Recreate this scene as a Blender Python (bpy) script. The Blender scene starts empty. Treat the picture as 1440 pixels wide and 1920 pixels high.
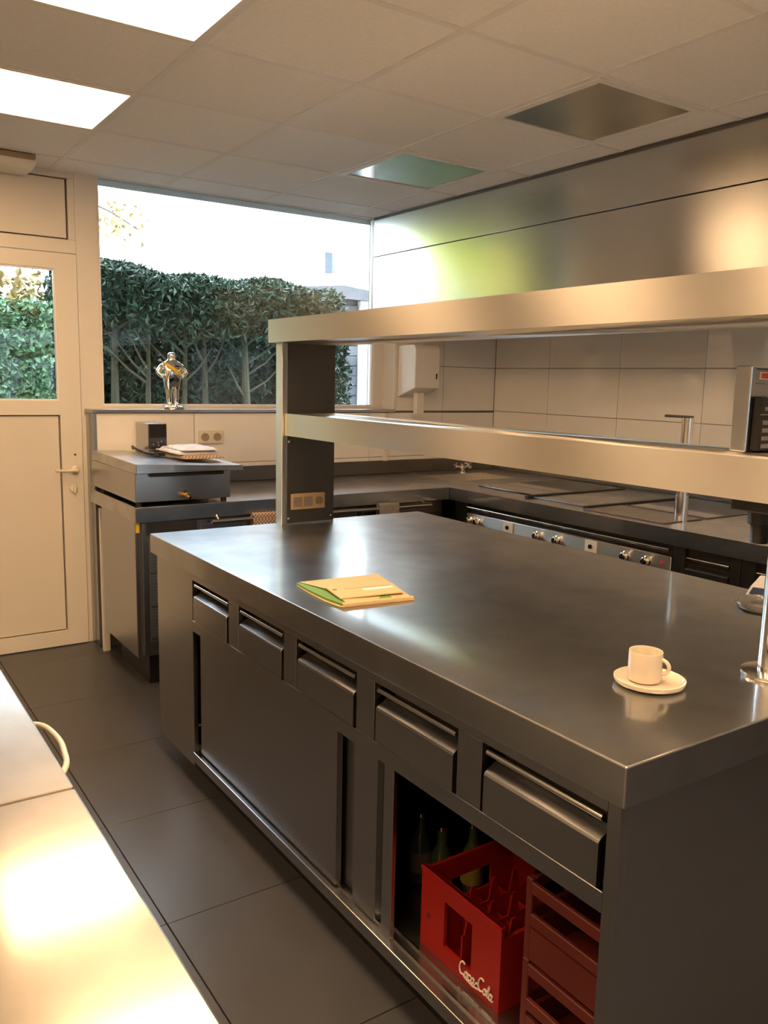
import bpy, bmesh, math, random
from mathutils import Vector, Matrix
random.seed(7)
S = bpy.context.scene
C = S.collection
PI = math.pi

# ------------------------------------------------------------------ camera
H = 1.507
cam_d = bpy.data.cameras.new('camera'); cam = bpy.data.objects.new('camera', cam_d); C.objects.link(cam)
cam_d.sensor_fit = 'VERTICAL'; cam_d.sensor_height = 36.0; cam_d.lens = 1565.4 / 1920 * 36
cam_d.clip_start = 0.02; cam_d.clip_end = 300
_r = Vector((0.82916081, -0.5585643, 0.0223221)); _d = Vector((-0.06797839, -0.14038476, -0.98776063)); _f = Vector((0.55486151, 0.81749498, -0.15437184))
M_ = Matrix.Identity(4)
for i in range(3):
    M_[i][0] = _r[i]; M_[i][1] = -_d[i]; M_[i][2] = -_f[i]
M_[2][3] = H
cam.matrix_world = M_
S.camera = cam
# ------------------------------------------------------------------ view, world, sun
S.view_settings.view_transform = 'Standard'; S.view_settings.look = 'None'
S.view_settings.exposure = 0.12; S.view_settings.gamma = 1.0; S.view_settings.use_curve_mapping = False
W = bpy.data.worlds.new('world'); S.world = W; W.use_nodes = True
bg = W.node_tree.nodes['Background']; bg.inputs[0].default_value = (0.72, 0.86, 1.0, 1); bg.inputs[1].default_value = 11.5
sun_d = bpy.data.lights.new('sun', 'SUN'); sun_d.energy = 15.0; sun_d.angle = math.radians(1.0); sun_d.color = (1.0, 0.92, 0.78)
sun = bpy.data.objects.new('sun', sun_d); C.objects.link(sun); sun.location = (-5, -8, 12)
sun.rotation_euler = Vector((0.40, 0.70, -0.59)).to_track_quat('-Z', 'Y').to_euler()
PANEL_STRENGTH = 21.5
PANEL_COLOR = (1.0, 0.615, 0.31)

# ------------------------------------------------------------------ materials
MATS = {}
def mat(name, col, rough=0.5, metal=0.0, vary=0.0, scale=8.0, bump=0.0, stretch=None, rvar=0.0, aniso=0.0,
        emit=None, estr=0.0, spec=0.5, coat=0.0, col2=None, rand=0.0, trans=0.0, ior=1.45):
    m = bpy.data.materials.new(name); m.use_nodes = True
    nt = m.node_tree; b = nt.nodes['Principled BSDF']
    b.inputs['Base Color'].default_value = (*col, 1); b.inputs['Roughness'].default_value = rough
    b.inputs['Metallic'].default_value = metal; b.inputs['Specular IOR Level'].default_value = spec
    b.inputs['Coat Weight'].default_value = coat; b.inputs['Coat Roughness'].default_value = 0.05
    b.inputs['Transmission Weight'].default_value = trans; b.inputs['IOR'].default_value = ior
    if aniso:
        b.inputs['Anisotropic'].default_value = aniso; b.inputs['Anisotropic Rotation'].default_value = 0.25
        t = nt.nodes.new('ShaderNodeTangent'); t.direction_type = 'RADIAL'; t.axis = 'Z'
        nt.links.new(t.outputs[0], b.inputs['Tangent'])
    if emit:
        b.inputs['Emission Color'].default_value = (*emit, 1); b.inputs['Emission Strength'].default_value = estr
    if vary or bump or rvar or col2:
        tc = nt.nodes.new('ShaderNodeTexCoord'); mp = nt.nodes.new('ShaderNodeMapping'); n = nt.nodes.new('ShaderNodeTexNoise')
        n.inputs['Scale'].default_value = scale; n.inputs['Detail'].default_value = 5
        if stretch: mp.inputs['Scale'].default_value = stretch
        nt.links.new(tc.outputs['Object'], mp.inputs[0]); nt.links.new(mp.outputs[0], n.inputs['Vector'])
        if vary or col2:
            cr = nt.nodes.new('ShaderNodeValToRGB')
            cr.color_ramp.elements[0].position = 0.3; cr.color_ramp.elements[1].position = 0.7
            c2 = col2 or tuple(min(1, c * (1 + vary)) for c in col); c1 = col if col2 else tuple(c * (1 - vary) for c in col)
            cr.color_ramp.elements[0].color = (*c1, 1); cr.color_ramp.elements[1].color = (*c2, 1)
            nt.links.new(n.outputs['Fac'], cr.inputs[0]); nt.links.new(cr.outputs[0], b.inputs['Base Color'])
            last = cr.outputs[0]
            if rand:
                oi = nt.nodes.new('ShaderNodeObjectInfo'); hs = nt.nodes.new('ShaderNodeHueSaturation'); mr = nt.nodes.new('ShaderNodeMapRange')
                mr.inputs['To Min'].default_value = 1 - rand; mr.inputs['To Max'].default_value = 1 + rand
                nt.links.new(oi.outputs['Random'], mr.inputs[0]); nt.links.new(mr.outputs[0], hs.inputs['Value'])
                nt.links.new(last, hs.inputs['Color']); nt.links.new(hs.outputs[0], b.inputs['Base Color'])
        if rvar:
            mr = nt.nodes.new('ShaderNodeMapRange'); mr.inputs['From Min'].default_value = 0.3; mr.inputs['From Max'].default_value = 0.7
            mr.inputs['To Min'].default_value = max(0.02, rough - rvar); mr.inputs['To Max'].default_value = rough + rvar
            nt.links.new(n.outputs['Fac'], mr.inputs[0]); nt.links.new(mr.outputs[0], b.inputs['Roughness'])
        if bump:
            bp = nt.nodes.new('ShaderNodeBump'); bp.inputs['Strength'].default_value = bump; bp.inputs['Distance'].default_value = 0.01
            nt.links.new(n.outputs['Fac'], bp.inputs['Height']); nt.links.new(bp.outputs[0], b.inputs['Normal'])
    MATS[name] = m
    return m
STEELC = (0.50, 0.485, 0.465)
def steel_mix(name, col, r1, r2, fac, scale=3.0):
    # polished sheet with a fine satin grind: a sharp and a soft metal lobe
    m = mat(name, col, r1, 1.0, vary=0.03, scale=scale); nt = m.node_tree; b = nt.nodes['Principled BSDF']
    b2 = nt.nodes.new('ShaderNodeBsdfPrincipled'); b2.inputs['Metallic'].default_value = 1.0; b2.inputs['Roughness'].default_value = r2
    for l in list(nt.links):
        if l.to_node == b and l.to_socket.name == 'Base Color': nt.links.new(l.from_socket, b2.inputs['Base Color'])
    tc = nt.nodes.new('ShaderNodeTexCoord'); n = nt.nodes.new('ShaderNodeTexNoise'); n.inputs['Scale'].default_value = scale * 1.7; n.inputs['Detail'].default_value = 6
    mr = nt.nodes.new('ShaderNodeMapRange'); mr.inputs['From Min'].default_value = .3; mr.inputs['From Max'].default_value = .7
    mr.inputs['To Min'].default_value = fac - .10; mr.inputs['To Max'].default_value = fac + .10
    mx = nt.nodes.new('ShaderNodeMixShader'); out = nt.nodes['Material Output']
    nt.links.new(tc.outputs['Object'], n.inputs['Vector']); nt.links.new(n.outputs['Fac'], mr.inputs[0]); nt.links.new(mr.outputs[0], mx.inputs[0])
    nt.links.new(b.outputs[0], mx.inputs[1]); nt.links.new(b2.outputs[0], mx.inputs[2]); nt.links.new(mx.outputs[0], out.inputs[0])
steel_mix('steel_top', (0.45, 0.465, 0.485), 0.09, 0.31, 0.6)
mat('steel_panel', (0.39, 0.40, 0.42), 0.27, 1.0, vary=0.02, scale=3, stretch=(1, 1, 6), aniso=0.5)
mat('steel_bright', (0.64, 0.62, 0.58), 0.39, 1.0, vary=0.015, scale=3, stretch=(1, 1, 6), aniso=0.95)
mat('steel_hood', (0.62, 0.62, 0.61), 0.22, 1.0, vary=0.015, scale=2, stretch=(1, 1, 6), aniso=0.88)
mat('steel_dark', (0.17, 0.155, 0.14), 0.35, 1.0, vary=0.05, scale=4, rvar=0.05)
mat('post_dark_reflection', (0.085, 0.075, 0.062), 0.4, 0.9, vary=0.06, scale=4)  # dark island reflection put into the panel's base colour
mat('socket_ivory', (0.36, 0.30, 0.22), 0.45, vary=0.03, scale=8)
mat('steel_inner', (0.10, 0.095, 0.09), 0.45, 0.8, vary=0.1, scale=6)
mat('chrome', (0.85, 0.84, 0.82), 0.06, 1.0)
mat('rod', (0.72, 0.70, 0.67), 0.18, 1.0)
mat('brass', (0.75, 0.50, 0.20), 0.22, 1.0)
mat('tile', (0.84, 0.83, 0.82), 0.06, 0.0, vary=0.02, scale=2, coat=1.0, rand=0.02, ior=1.6)
mat('grout', (0.16, 0.14, 0.12), 0.8, vary=0.1, scale=30)
mat('floor_tile', (0.060, 0.062, 0.070), 0.32, 0.0, vary=0.05, scale=6, rvar=0.03, rand=0.08)
mat('floor_grout', (0.03, 0.028, 0.027), 0.8, vary=0.1, scale=30)
mat('ceil_tile', (0.80, 0.81, 0.83), 0.85, vary=0.03, scale=60, bump=0.05, rand=0.02)
mat('ceil_grid', (0.74, 0.745, 0.76), 0.5, vary=0.02, scale=10)
mat('off_panel', (0.42, 0.42, 0.38), 0.12, 0.9, vary=0.05, scale=3, rvar=0.04)
mat('pvc', (0.70, 0.675, 0.63), 0.32, vary=0.02, scale=4)
mat('pvc_panel', (0.68, 0.65, 0.60), 0.38, vary=0.02, scale=4)
mat('gasket', (0.05, 0.05, 0.06), 0.6, vary=0.1, scale=20)
mat('plaster', (0.68, 0.68, 0.67), 0.8, vary=0.03, scale=5, bump=0.03)
mat('white_plastic', (0.78, 0.76, 0.72), 0.3, vary=0.02, scale=6)
mat('ivory_plastic', (0.70, 0.66, 0.56), 0.35, vary=0.02, scale=6)
mat('black_plastic', (0.012, 0.012, 0.013), 0.35, vary=0.2, scale=20)
mat('black_glass', (0.012, 0.012, 0.014), 0.06, vary=0.2, scale=3, coat=0.5)
mat('grey_glass', (0.10, 0.11, 0.12), 0.08, vary=0.1, scale=3, coat=0.5)
mat('brown_plate', (0.16, 0.13, 0.11), 0.3, vary=0.15, scale=5)
mat('ceramic', (0.58, 0.53, 0.45), 0.14, vary=0.015, scale=8, coat=0.6)
mat('folder_tan', (0.50, 0.37, 0.21), 0.6, vary=0.04, scale=12)
mat('folder_green', (0.11, 0.25, 0.06), 0.6, vary=0.06, scale=12)
mat('paper', (0.80, 0.78, 0.74), 0.7, vary=0.02, scale=12)
mat('ink', (0.16, 0.14, 0.12), 0.7, vary=0.1, scale=20)
mat('crate_red', (0.34, 0.012, 0.009), 0.38, vary=0.08, scale=9, spec=0.4)
mat('crate_brown', (0.13, 0.020, 0.015), 0.45, vary=0.12, scale=9)
mat('logo_white', (0.82, 0.76, 0.72), 0.5, vary=0.08, scale=40)
mat('bottle_glass', (0.06, 0.09, 0.05), 0.08, vary=0.1, scale=8, spec=0.6)
mat('bottle_label', (0.55, 0.42, 0.10), 0.6, vary=0.25, scale=30)
mat('towel_white', (0.70, 0.74, 0.86), 0.9, vary=0.12, scale=30, bump=0.3)
mat('towel_grey', (0.32, 0.30, 0.27), 0.9, vary=0.12, scale=40, bump=0.3)
mat('yellow', (0.75, 0.50, 0.04), 0.5, vary=0.05, scale=10)
mat('red', (0.60, 0.06, 0.05), 0.45, vary=0.2, scale=60)
mat('blue', (0.03, 0.06, 0.14), 0.4, vary=0.1, scale=20)
mat('slate', (0.22, 0.27, 0.32), 0.5, vary=0.1, scale=10)
mat('grey_label', (0.20, 0.19, 0.18), 0.55, vary=0.1, scale=40)
mat('cable_white', (0.75, 0.70, 0.62), 0.4, vary=0.03, scale=10)
mat('steel_vent', (0.10, 0.12, 0.14), 0.4, 0.5, vary=0.1, scale=10)
mat('bark', (0.085, 0.078, 0.050), 0.9, vary=0.35, scale=10, stretch=(1, 1, .2), bump=0.5)
mat('leaf_dark', (0.007, 0.022, 0.010), 0.5, col2=(0.018, 0.052, 0.022), scale=14, spec=0.5)
mat('leaf_light', (0.09, 0.21, 0.10), 0.30, col2=(0.26, 0.42, 0.24), scale=16, spec=0.6)
mat('leaf_yellow', (0.66, 0.66, 0.012), 0.5, col2=(0.78, 0.74, 0.03), scale=4)
mat('leaf_autumn', (0.28, 0.16, 0.05), 0.5, col2=(0.36, 0.30, 0.11), scale=12)
mat('siding', (0.05, 0.056, 0.07), 0.6, vary=0.05, scale=8)
mat('render_white', (0.86, 0.86, 0.86), 0.8, vary=0.02, scale=3)
mat('far_glass', (0.03, 0.04, 0.055), 0.3, vary=0.1, scale=3)
mat('roof_slate', (0.05, 0.055, 0.07), 0.6, vary=0.1, scale=6)
mat('sky_block_pale', (0.45, 0.48, 0.52), 0.8, vary=0.05, scale=3)
mat('ground', (0.36, 0.36, 0.34), 0.9, vary=0.25, scale=4, bump=0.2)
mat('led', (0.9, 0.9, 0.9), 0.5, emit=PANEL_COLOR, estr=PANEL_STRENGTH, vary=0.01, scale=3)
mat('lens_brown', (0.30, 0.22, 0.12), 0.4, vary=0.1, scale=10)
mat('dish_glass', (0.85, 0.86, 0.84), 0.05, trans=0.85, ior=1.45, vary=0.01, scale=5)
def glass_pane():
    m = bpy.data.materials.new('pane_glass'); m.use_nodes = True; nt = m.node_tree
    for n in list(nt.nodes): nt.nodes.remove(n)
    o = nt.nodes.new('ShaderNodeOutputMaterial'); mx = nt.nodes.new('ShaderNodeMixShader'); fr = nt.nodes.new('ShaderNodeFresnel')
    t = nt.nodes.new('ShaderNodeBsdfTransparent'); g = nt.nodes.new('ShaderNodeBsdfGlossy')
    fr.inputs[0].default_value = 1.45; g.inputs['Roughness'].default_value = 0.0; t.inputs[0].default_value = (0.95, 0.97, 0.96, 1)
    nt.links.new(fr.outputs[0], mx.inputs[0]); nt.links.new(t.outputs[0], mx.inputs[1]); nt.links.new(g.outputs[0], mx.inputs[2]); nt.links.new(mx.outputs[0], o.inputs[0])
    MATS['pane_glass'] = m
glass_pane()
def checker_mat():
    m = mat('towel_check', (0.5, 0.4, 0.3), 0.9); nt = m.node_tree; b = nt.nodes['Principled BSDF']
    tc = nt.nodes.new('ShaderNodeTexCoord'); ck = nt.nodes.new('ShaderNodeTexChecker'); ck.inputs['Scale'].default_value = 110
    ck.inputs[1].default_value = (0.62, 0.50, 0.40, 1); ck.inputs[2].default_value = (0.20, 0.12, 0.09, 1)
    nt.links.new(tc.outputs['Object'], ck.inputs[0]); nt.links.new(ck.outputs[0], b.inputs['Base Color'])
checker_mat()

# ------------------------------------------------------------------ mesh helpers
WPOS = {}
class MB:
    def __init__(s): s.v = []; s.f = []
    def add(s, vs, fs):
        o = len(s.v); s.v += [tuple(v) for v in vs]; s.f += [tuple(i + o for i in f) for f in fs]; return s
    def box(s, x0, x1, y0, y1, z0, z1):
        vs = [(x0, y0, z0), (x1, y0, z0), (x1, y1, z0), (x0, y1, z0), (x0, y0, z1), (x1, y0, z1), (x1, y1, z1), (x0, y1, z1)]
        return s.add(vs, [(0, 3, 2, 1), (4, 5, 6, 7), (0, 1, 5, 4), (1, 2, 6, 5), (2, 3, 7, 6), (3, 0, 4, 7)])
    def prism(s, pts, axis, a, b):
        # pts 2D polygon; axis 'x','y','z' extrusion from a to b
        n = len(pts)
        def P(p, t):
            return {'x': (t, p[0], p[1]), 'y': (p[0], t, p[1]), 'z': (p[0], p[1], t)}[axis]
        vs = [P(p, a) for p in pts] + [P(p, b) for p in pts]
        fs = [tuple(range(n))[::-1], tuple(range(n, 2 * n))] + [(i, (i + 1) % n, n + (i + 1) % n, n + i) for i in range(n)]
        return s.add(vs, fs)
    def tube(s, pts, r, n=10, cap=True):
        pts = [Vector(p) for p in pts]; rs = r if isinstance(r, (list, tuple)) else [r] * len(pts)
        o = len(s.v); prev = None
        for i, p in enumerate(pts):
            t = (pts[min(i + 1, len(pts) - 1)] - pts[max(i - 1, 0)]).normalized()
            if prev is None:
                u = t.orthogonal().normalized()
            else:
                u = (prev - t * prev.dot(t)).normalized()
            prev = u; w = t.cross(u)
            for k in range(n):
                a = 2 * PI * k / n
                s.v.append(tuple(p + (u * math.cos(a) + w * math.sin(a)) * rs[i]))
        for i in range(len(pts) - 1):
            for k in range(n):
                s.f.append((o + i * n + k, o + i * n + (k + 1) % n, o + (i + 1) * n + (k + 1) % n, o + (i + 1) * n + k))
        if cap:
            s.f.append(tuple(o + k for k in range(n))[::-1]); s.f.append(tuple(o + (len(pts) - 1) * n + k for k in range(n)))
        return s
    def lathe(s, prof, c, n=32, closed=False, axis='z', dirv=1):
        # prof list of (r, h)
        o = len(s.v)
        for r, h in prof:
            for k in range(n):
                a = 2 * PI * k / n; q = (r * math.cos(a), r * math.sin(a), h * dirv)
                if axis == 'x': q = (q[2], q[0], q[1])
                if axis == 'y': q = (q[0], q[2], q[1])
                s.v.append((c[0] + q[0], c[1] + q[1], c[2] + q[2]))
        m = len(prof)
        for i in range(m - 1 + (1 if closed else 0)):
            j = (i + 1) % m
            for k in range(n):
                s.f.append((o + i * n + k, o + i * n + (k + 1) % n, o + j * n + (k + 1) % n, o + j * n + k))
        if not closed:
            s.f.append(tuple(o + k for k in range(n))[::-1]); s.f.append(tuple(o + (m - 1) * n + k for k in range(n)))
        return s
    def xf(s, M):
        s.v = [tuple(M @ Vector(v)) for v in s.v]; return s
    def build(s, name, m, parent=None, bevel=0.0, seg=2, smooth=True, data=None, normals=True):
        xs = [v[0] for v in s.v]; ys = [v[1] for v in s.v]; zs = [v[2] for v in s.v]
        o = Vector(((min(xs) + max(xs)) / 2, (min(ys) + max(ys)) / 2, min(zs)))
        me = bpy.data.meshes.new(name)
        me.from_pydata([(v[0] - o.x, v[1] - o.y, v[2] - o.z) for v in s.v], [], s.f)
        if normals or bevel:
            bm = bmesh.new(); bm.from_mesh(me)
            if normals: bmesh.ops.recalc_face_normals(bm, faces=bm.faces)
            if bevel:
                ed = [e for e in bm.edges if len(e.link_faces) == 2 and e.calc_face_angle(0) > 0.5]
                bmesh.ops.bevel(bm, geom=ed, offset=bevel, segments=seg, affect='EDGES', profile=0.5, clamp_overlap=True)
            bm.to_mesh(me); bm.free()
        me.materials.append(MATS[m])
        if smooth and not bevel:
            me.polygons.foreach_set('use_smooth', [True] * len(me.polygons)); me.set_sharp_from_angle(angle=math.radians(38))
        ob = bpy.data.objects.new(name, me); C.objects.link(ob)
        place(ob, o, parent)
        return ob
def place(ob, o, parent):
    o = Vector(o)
    WPOS[ob.name] = o
    if parent is not None:
        ob.parent = parent; ob.location = o - WPOS[parent.name]
    else:
        ob.location = o
def inst(src, name, o, parent):
    ob = bpy.data.objects.new(name, src.data); C.objects.link(ob); place(ob, o, parent); return ob
def tag(o, label, cat, group=None):
    o['label'] = label; o['category'] = cat
    if group: o['group'] = group
    return o
def thing(name, label, cat, loc, group=None):
    o = bpy.data.objects.new(name, None); o.empty_display_size = 0.05; C.objects.link(o); place(o, loc, None)
    return tag(o, label, cat, group)
def struct(o): o['kind'] = 'structure'; return o
def spline(P, n=6):
    P = [Vector(p) for p in P]; out = []
    for i in range(len(P) - 1):
        a, b, c, d = P[max(i - 1, 0)], P[i], P[i + 1], P[min(i + 2, len(P) - 1)]
        for k in range(n):
            t = k / n; out.append(.5 * (2 * b + (c - a) * t + (2 * a - 5 * b + 4 * c - d) * t * t + (3 * b - a - 3 * c + d) * t ** 3))
    return out + [P[-1]]
def B(x0, x1, y0, y1, z0, z1): return MB().box(x0, x1, y0, y1, z0, z1)

# ------------------------------------------------------------------ room constants
XL, XR, YB, YW, YF = -1.915, 4.07, -2.589, 4.61, 4.76   # left wall, right wall, rear wall, half-wall face, window frame plane
ZC = 2.55
gx = [1.085 + 0.6 * k for k in range(-5, 4)]              # ceiling grid lines
gy = [2.115 + 0.588 * k for k in range(-8, 5)]
XH = 3.095                                               # hood front

# ------------------------------------------------------------------ floor
fl = struct(B(XL - .2, XR + .2, YB - .2, 4.95, -0.12, -0.006).build('floor', 'floor_grout', smooth=False))
T = 0.6; src = None
for i in range(-5, 6):
    for j in range(-9, 4):
        x0 = 0.712 + i * T; y0 = 2.68 + j * T
        x1 = x0 + T; y1 = y0 + T
        if x0 < XL - .01 or x0 > XR - .1 or y0 > 4.7: continue
        y1 = min(y1, YF); x1 = min(x1, XR)
        if abs(x1 - x0 - T) < 1e-6 and abs(y1 - y0 - T) < 1e-6:
            if src is None: src = B(x0 + .0015, x1 - .0015, y0 + .0015, y1 - .0015, -0.006, 0).build('floor_tile', 'floor_tile', fl, bevel=.001, seg=1)
            else: inst(src, 'floor_tile', (x0 + T / 2, y0 + T / 2, -0.006), fl)
        else:
            B(x0 + .0015, x1 - .0015, y0 + .0015, y1 - .0015, -0.006, 0).build('floor_tile', 'floor_tile', fl, bevel=.001, seg=1)

# ------------------------------------------------------------------ ceiling
ce = struct(B(XL - .2, XR + .2, YB - .2, 5.0, ZC + .03, ZC + .2).build('ceiling', 'plaster', smooth=False))
lit_cells = [(1.085, 2.115 - .588 * 2), (1.085, 2.115 - .588 * 4), (1.085, 2.115 - .588 * 6), (-1.315, 2.115 - .588 * 2), (-1.315, 2.115), (.485, 3.291), (.485, 2.115), (.485, 2.115 - .588 * 2), (.485, 2.115 - .588 * 4), (-1.315, 2.115 - .588 * 4)]  # cells over the viewer are unseen lamps added to brighten the right side
off_cells = [(2.285, 2.115), (2.285, 3.291)]
def incell(cells, x, y): return any(abs(x - a) < .02 and abs(y - b) < .02 for a, b in cells)
ys_ = [YB + 1e-9] + [y for y in gy if y > YB + .01] + [YF]
xs_ = [x for x in gx if x >= XL - .01] + [XH]
src = None
for i in range(len(xs_) - 1):
    for j in range(len(ys_) - 1):
        x0, x1, y0, y1 = xs_[i], xs_[i + 1], ys_[j], ys_[j + 1]
        if incell(lit_cells, x0, y0) or incell(off_cells, x0, y0): continue
        g = .010
        std = abs(x1 - x0 - .6) < 1e-3 and abs(y1 - y0 - .588) < 1e-3
        if std and src is not None:
            inst(src, 'ceiling_tile', ((x0 + x1) / 2, (y0 + y1) / 2, ZC + .004), ce)
        else:
            t = B(x0 + g, x1 - g, y0 + g, y1 - g, ZC + .004, ZC + .022).build('ceiling_tile', 'ceil_tile', ce, bevel=.002, seg=1)
            if std: src = t
for x in xs_[1:-1]: B(x - .012, x + .012, YB, YF, ZC, ZC + .03).build('grid_runner', 'ceil_grid', ce)
for y in ys_[1:-1]:
    for i in range(len(xs_) - 1):
        B(xs_[i] + .012, xs_[i + 1] - .012, y - .012, y + .012, ZC + .001, ZC + .03).build('grid_runner', 'ceil_grid', ce)
B(XL, XH, YF - .02, YF + .0, ZC - .002, ZC + .03).build('edge_trim', 'ceil_grid', ce)

def light_panel(x0, y0, lit, label, group):
    t = thing('ceiling_light_panel', label, 'ceiling light', (x0 + .3, y0 + .294, ZC - .004), group)
    x1, y1 = x0 + .6, y0 + .588
    fr = MB(); w = .016 if lit else .03
    fr.box(x0 + .012, x1 - .012, y0 + .012, y0 + .012 + w, ZC - .004, ZC + .012); fr.box(x0 + .012, x1 - .012, y1 - .012 - w, y1 - .012, ZC - .004, ZC + .012)
    fr.box(x0 + .012, x0 + .012 + w, y0 + .012 + w, y1 - .012 - w, ZC - .004, ZC + .012); fr.box(x1 - .012 - w, x1 - .012, y0 + .012 + w, y1 - .012 - w, ZC - .004, ZC + .012)
    fr.build('panel_frame', 'white_plastic' if lit else 'ceil_grid', t)
    B(x0 + .012 + w, x1 - .012 - w, y0 + .012 + w, y1 - .012 - w, ZC, ZC + .012).build('diffuser', 'led' if lit else 'off_panel', t)
names_lit = {(.485, 3.291): 'glowing square ceiling panel nearest the white door', (.485, 2.115): 'glowing square ceiling panel cut by the top edge of the photo'}
for c in lit_cells:
    light_panel(c[0], c[1], True, names_lit.get(c, 'unseen glowing square ceiling panel assumed out of view'), 'lit square ceiling panels')
light_panel(*off_cells[0], False, 'unlit glossy grey ceiling panel, larger in view, above the steel hood front', 'unlit ceiling panels')
light_panel(*off_cells[1], False, 'unlit glossy grey ceiling panel nearer the big window', 'unlit ceiling panels')

# ------------------------------------------------------------------ walls
struct(B(-6, 9, YB - 2.2, 4.96, 2.76, 6.3).build('sun_block_slab', 'plaster', smooth=False))  # unseen block added to keep direct sun off the hedge and room
struct(B(XL - .15, XL, YB - .2, 5.0, -.1, ZC + .05).build('wall_left', 'plaster', smooth=False))
RX0, RX1, RZ0, RZ1 = 2.0, 3.45, .95, 2.15
struct(MB().box(XL, RX0, YB - .15, YB, -.1, ZC + .05).box(RX1, XR + .15, YB - .15, YB, -.1, ZC + .05).box(RX0, RX1, YB - .15, YB, -.1, RZ0).box(RX0, RX1, YB - .15, YB, RZ1, ZC + .05)
       .build('wall_rear', 'plaster', smooth=False))
w2 = struct(MB().box(RX0, RX0 + .06, YB - .11, YB - .05, RZ0, RZ1).box(RX1 - .06, RX1, YB - .11, YB - .05, RZ0, RZ1).box(RX0 + .06, RX1 - .06, YB - .11, YB - .05, RZ0, RZ0 + .06)
            .box(RX0 + .06, RX1 - .06, YB - .11, YB - .05, RZ1 - .06, RZ1).build('window_2', 'pvc', bevel=.003))
B(RX0 + .05, RX1 - .05, YB - .085, YB - .073, RZ0 + .05, RZ1 - .05).build('pane', 'pane_glass', w2, smooth=False)
wr = struct(B(XR, XR + .15, YB, 5.0, -.1, ZC + .05).build('wall_right', 'grout', smooth=False))
ww = MB()
ww.box(1.241, XR, YW, 4.95, -.1, 1.306)          # half wall under the window
ww.box(3.19, XR, YW, 4.95, 1.306, ZC + .05)      # pier right of the window
ww.box(XL, 0.20, YF - .02, 4.95, -.1, ZC + .05)   # left of the door
ww.box(0.20, 3.19, YF + .01, 4.95, ZC, ZC + .05)
wwo = struct(ww.build('wall_window', 'grout', smooth=False))
# wall tiles 60 x 30
rows = [.985, 1.012, 1.315, 1.618, 1.921]
def wtile(axis, a0, a1, z0, z1, parent):
    if a1 - a0 < .01 or z1 - z0 < .006: return
    g = .0016
    if axis == 'x': B(a0 + g, a1 - g, YW - .008, YW + .0, z0 + g, z1 - g).build('wall_tile', 'tile', parent, bevel=.0012, seg=1)
    else: B(XR - .008, XR, a0 + g, a1 - g, z0 + g, z1 - g).build('wall_tile', 'tile', parent, bevel=.0012, seg=1)
for r in range(len(rows) - 1):
    z0, z1 = rows[r], rows[r + 1]
    seams = [1.241, 1.792, 2.392, 2.992, 3.592, XR - .008]
    for k in range(len(seams) - 1):
        a, b = seams[k], seams[k + 1]
        if z0 >= 1.3:
            a = max(a, 3.192)
        if z0 < 1.3: wtile('x', a, b, z0, min(z1, 1.304), wwo)
        elif b > a: wtile('x', a, b, z0, z1, wwo)
    s2 = [YW - .008] + [4.065 - .595 * k for k in range(12)]
    for k in range(len(s2) - 1): wtile('y', s2[k + 1], s2[k], z0, z1, wr)
# reveal cladding and steel corner strips
struct(B(3.184, 3.19, YW, YF, 1.324, ZC).build('trim_1', 'pvc_panel'))
struct(B(3.10, 3.135, YW - .03, YW - .008, .985, 1.30).build('trim_2', 'pvc', bevel=.003))
struct(B(1.222, 1.241, YW - .01, YF - .005, 0, 1.306).build('trim_3', 'steel_panel', bevel=.002))
struct(B(3.178, 3.20, YW - .014, YW - .008, 1.33, 1.92).build('trim_4', 'pvc', bevel=.001))

# ------------------------------------------------------------------ window
w1 = struct(MB().box(1.20, 1.318, YF - .02, YF + .05, 0.0, ZC).box(3.106, 3.19, YF - .02, YF + .05, 1.32, ZC)
            .box(1.318, 3.106, YF - .02, YF + .05, 1.312, 1.342).build('window_1', 'pvc', bevel=.003))
B(1.312, 3.112, YF + .01, YF + .022, 1.338, ZC + .01).build('pane', 'pane_glass', w1, smooth=False)
gk = MB()
gk.box(1.318, 1.328, YF - .012, YF + .01, 1.342, ZC); gk.box(3.096, 3.106, YF - .012, YF + .01, 1.342, ZC); gk.box(1.328, 3.096, YF - .012, YF + .01, 1.342, 1.350)
gk.build('glazing_bead', 'white_plastic', w1)
B(1.216, 3.186, YW - .022, YF - .02, 1.306, 1.324).build('window_sill', 'steel_top', w1, bevel=.003)

# ------------------------------------------------------------------ door
d1 = struct(MB().box(.20, .30, YF - .02, YF + .05, 0, ZC).box(.30, 1.20, YF - .02, YF + .05, 2.14, 2.21).box(.30, 1.20, YF - .02, YF + .05, 2.52, ZC)
            .box(1.165, 1.20, YF - .02, YF + .05, 2.21, 2.52).build('door_1', 'pvc', bevel=.003))
B(.308, 1.157, YF - .006, YF + .008, 2.218, 2.515).build('transom_panel', 'pvc_panel', d1, bevel=.003)
B(.30, 1.165, YF + .008, YF + .03, 2.21, 2.52).build('transom_backing', 'gasket', d1)
L = MB(); ya, yb = YF - .035, YF + .03
L.box(.305, .43, ya, yb, .006, 2.135); L.box(1.085, 1.195, ya, yb, .006, 2.135)
L.box(.43, 1.085, ya, yb, 2.055, 2.135); L.box(.43, 1.085, ya, yb, 1.290, 1.366); L.box(.43, 1.085, ya, yb, .006, .088)
leaf = L.build('door_leaf', 'pvc', d1)
B(.42, 1.09, YF - .006, YF + .006, 1.36, 2.06).build('pane', 'pane_glass', leaf, smooth=False)
B(.436, 1.079, YF - .022, YF + .01, .094, 1.284).build('lower_panel', 'pvc_panel', leaf, bevel=.004)
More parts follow.
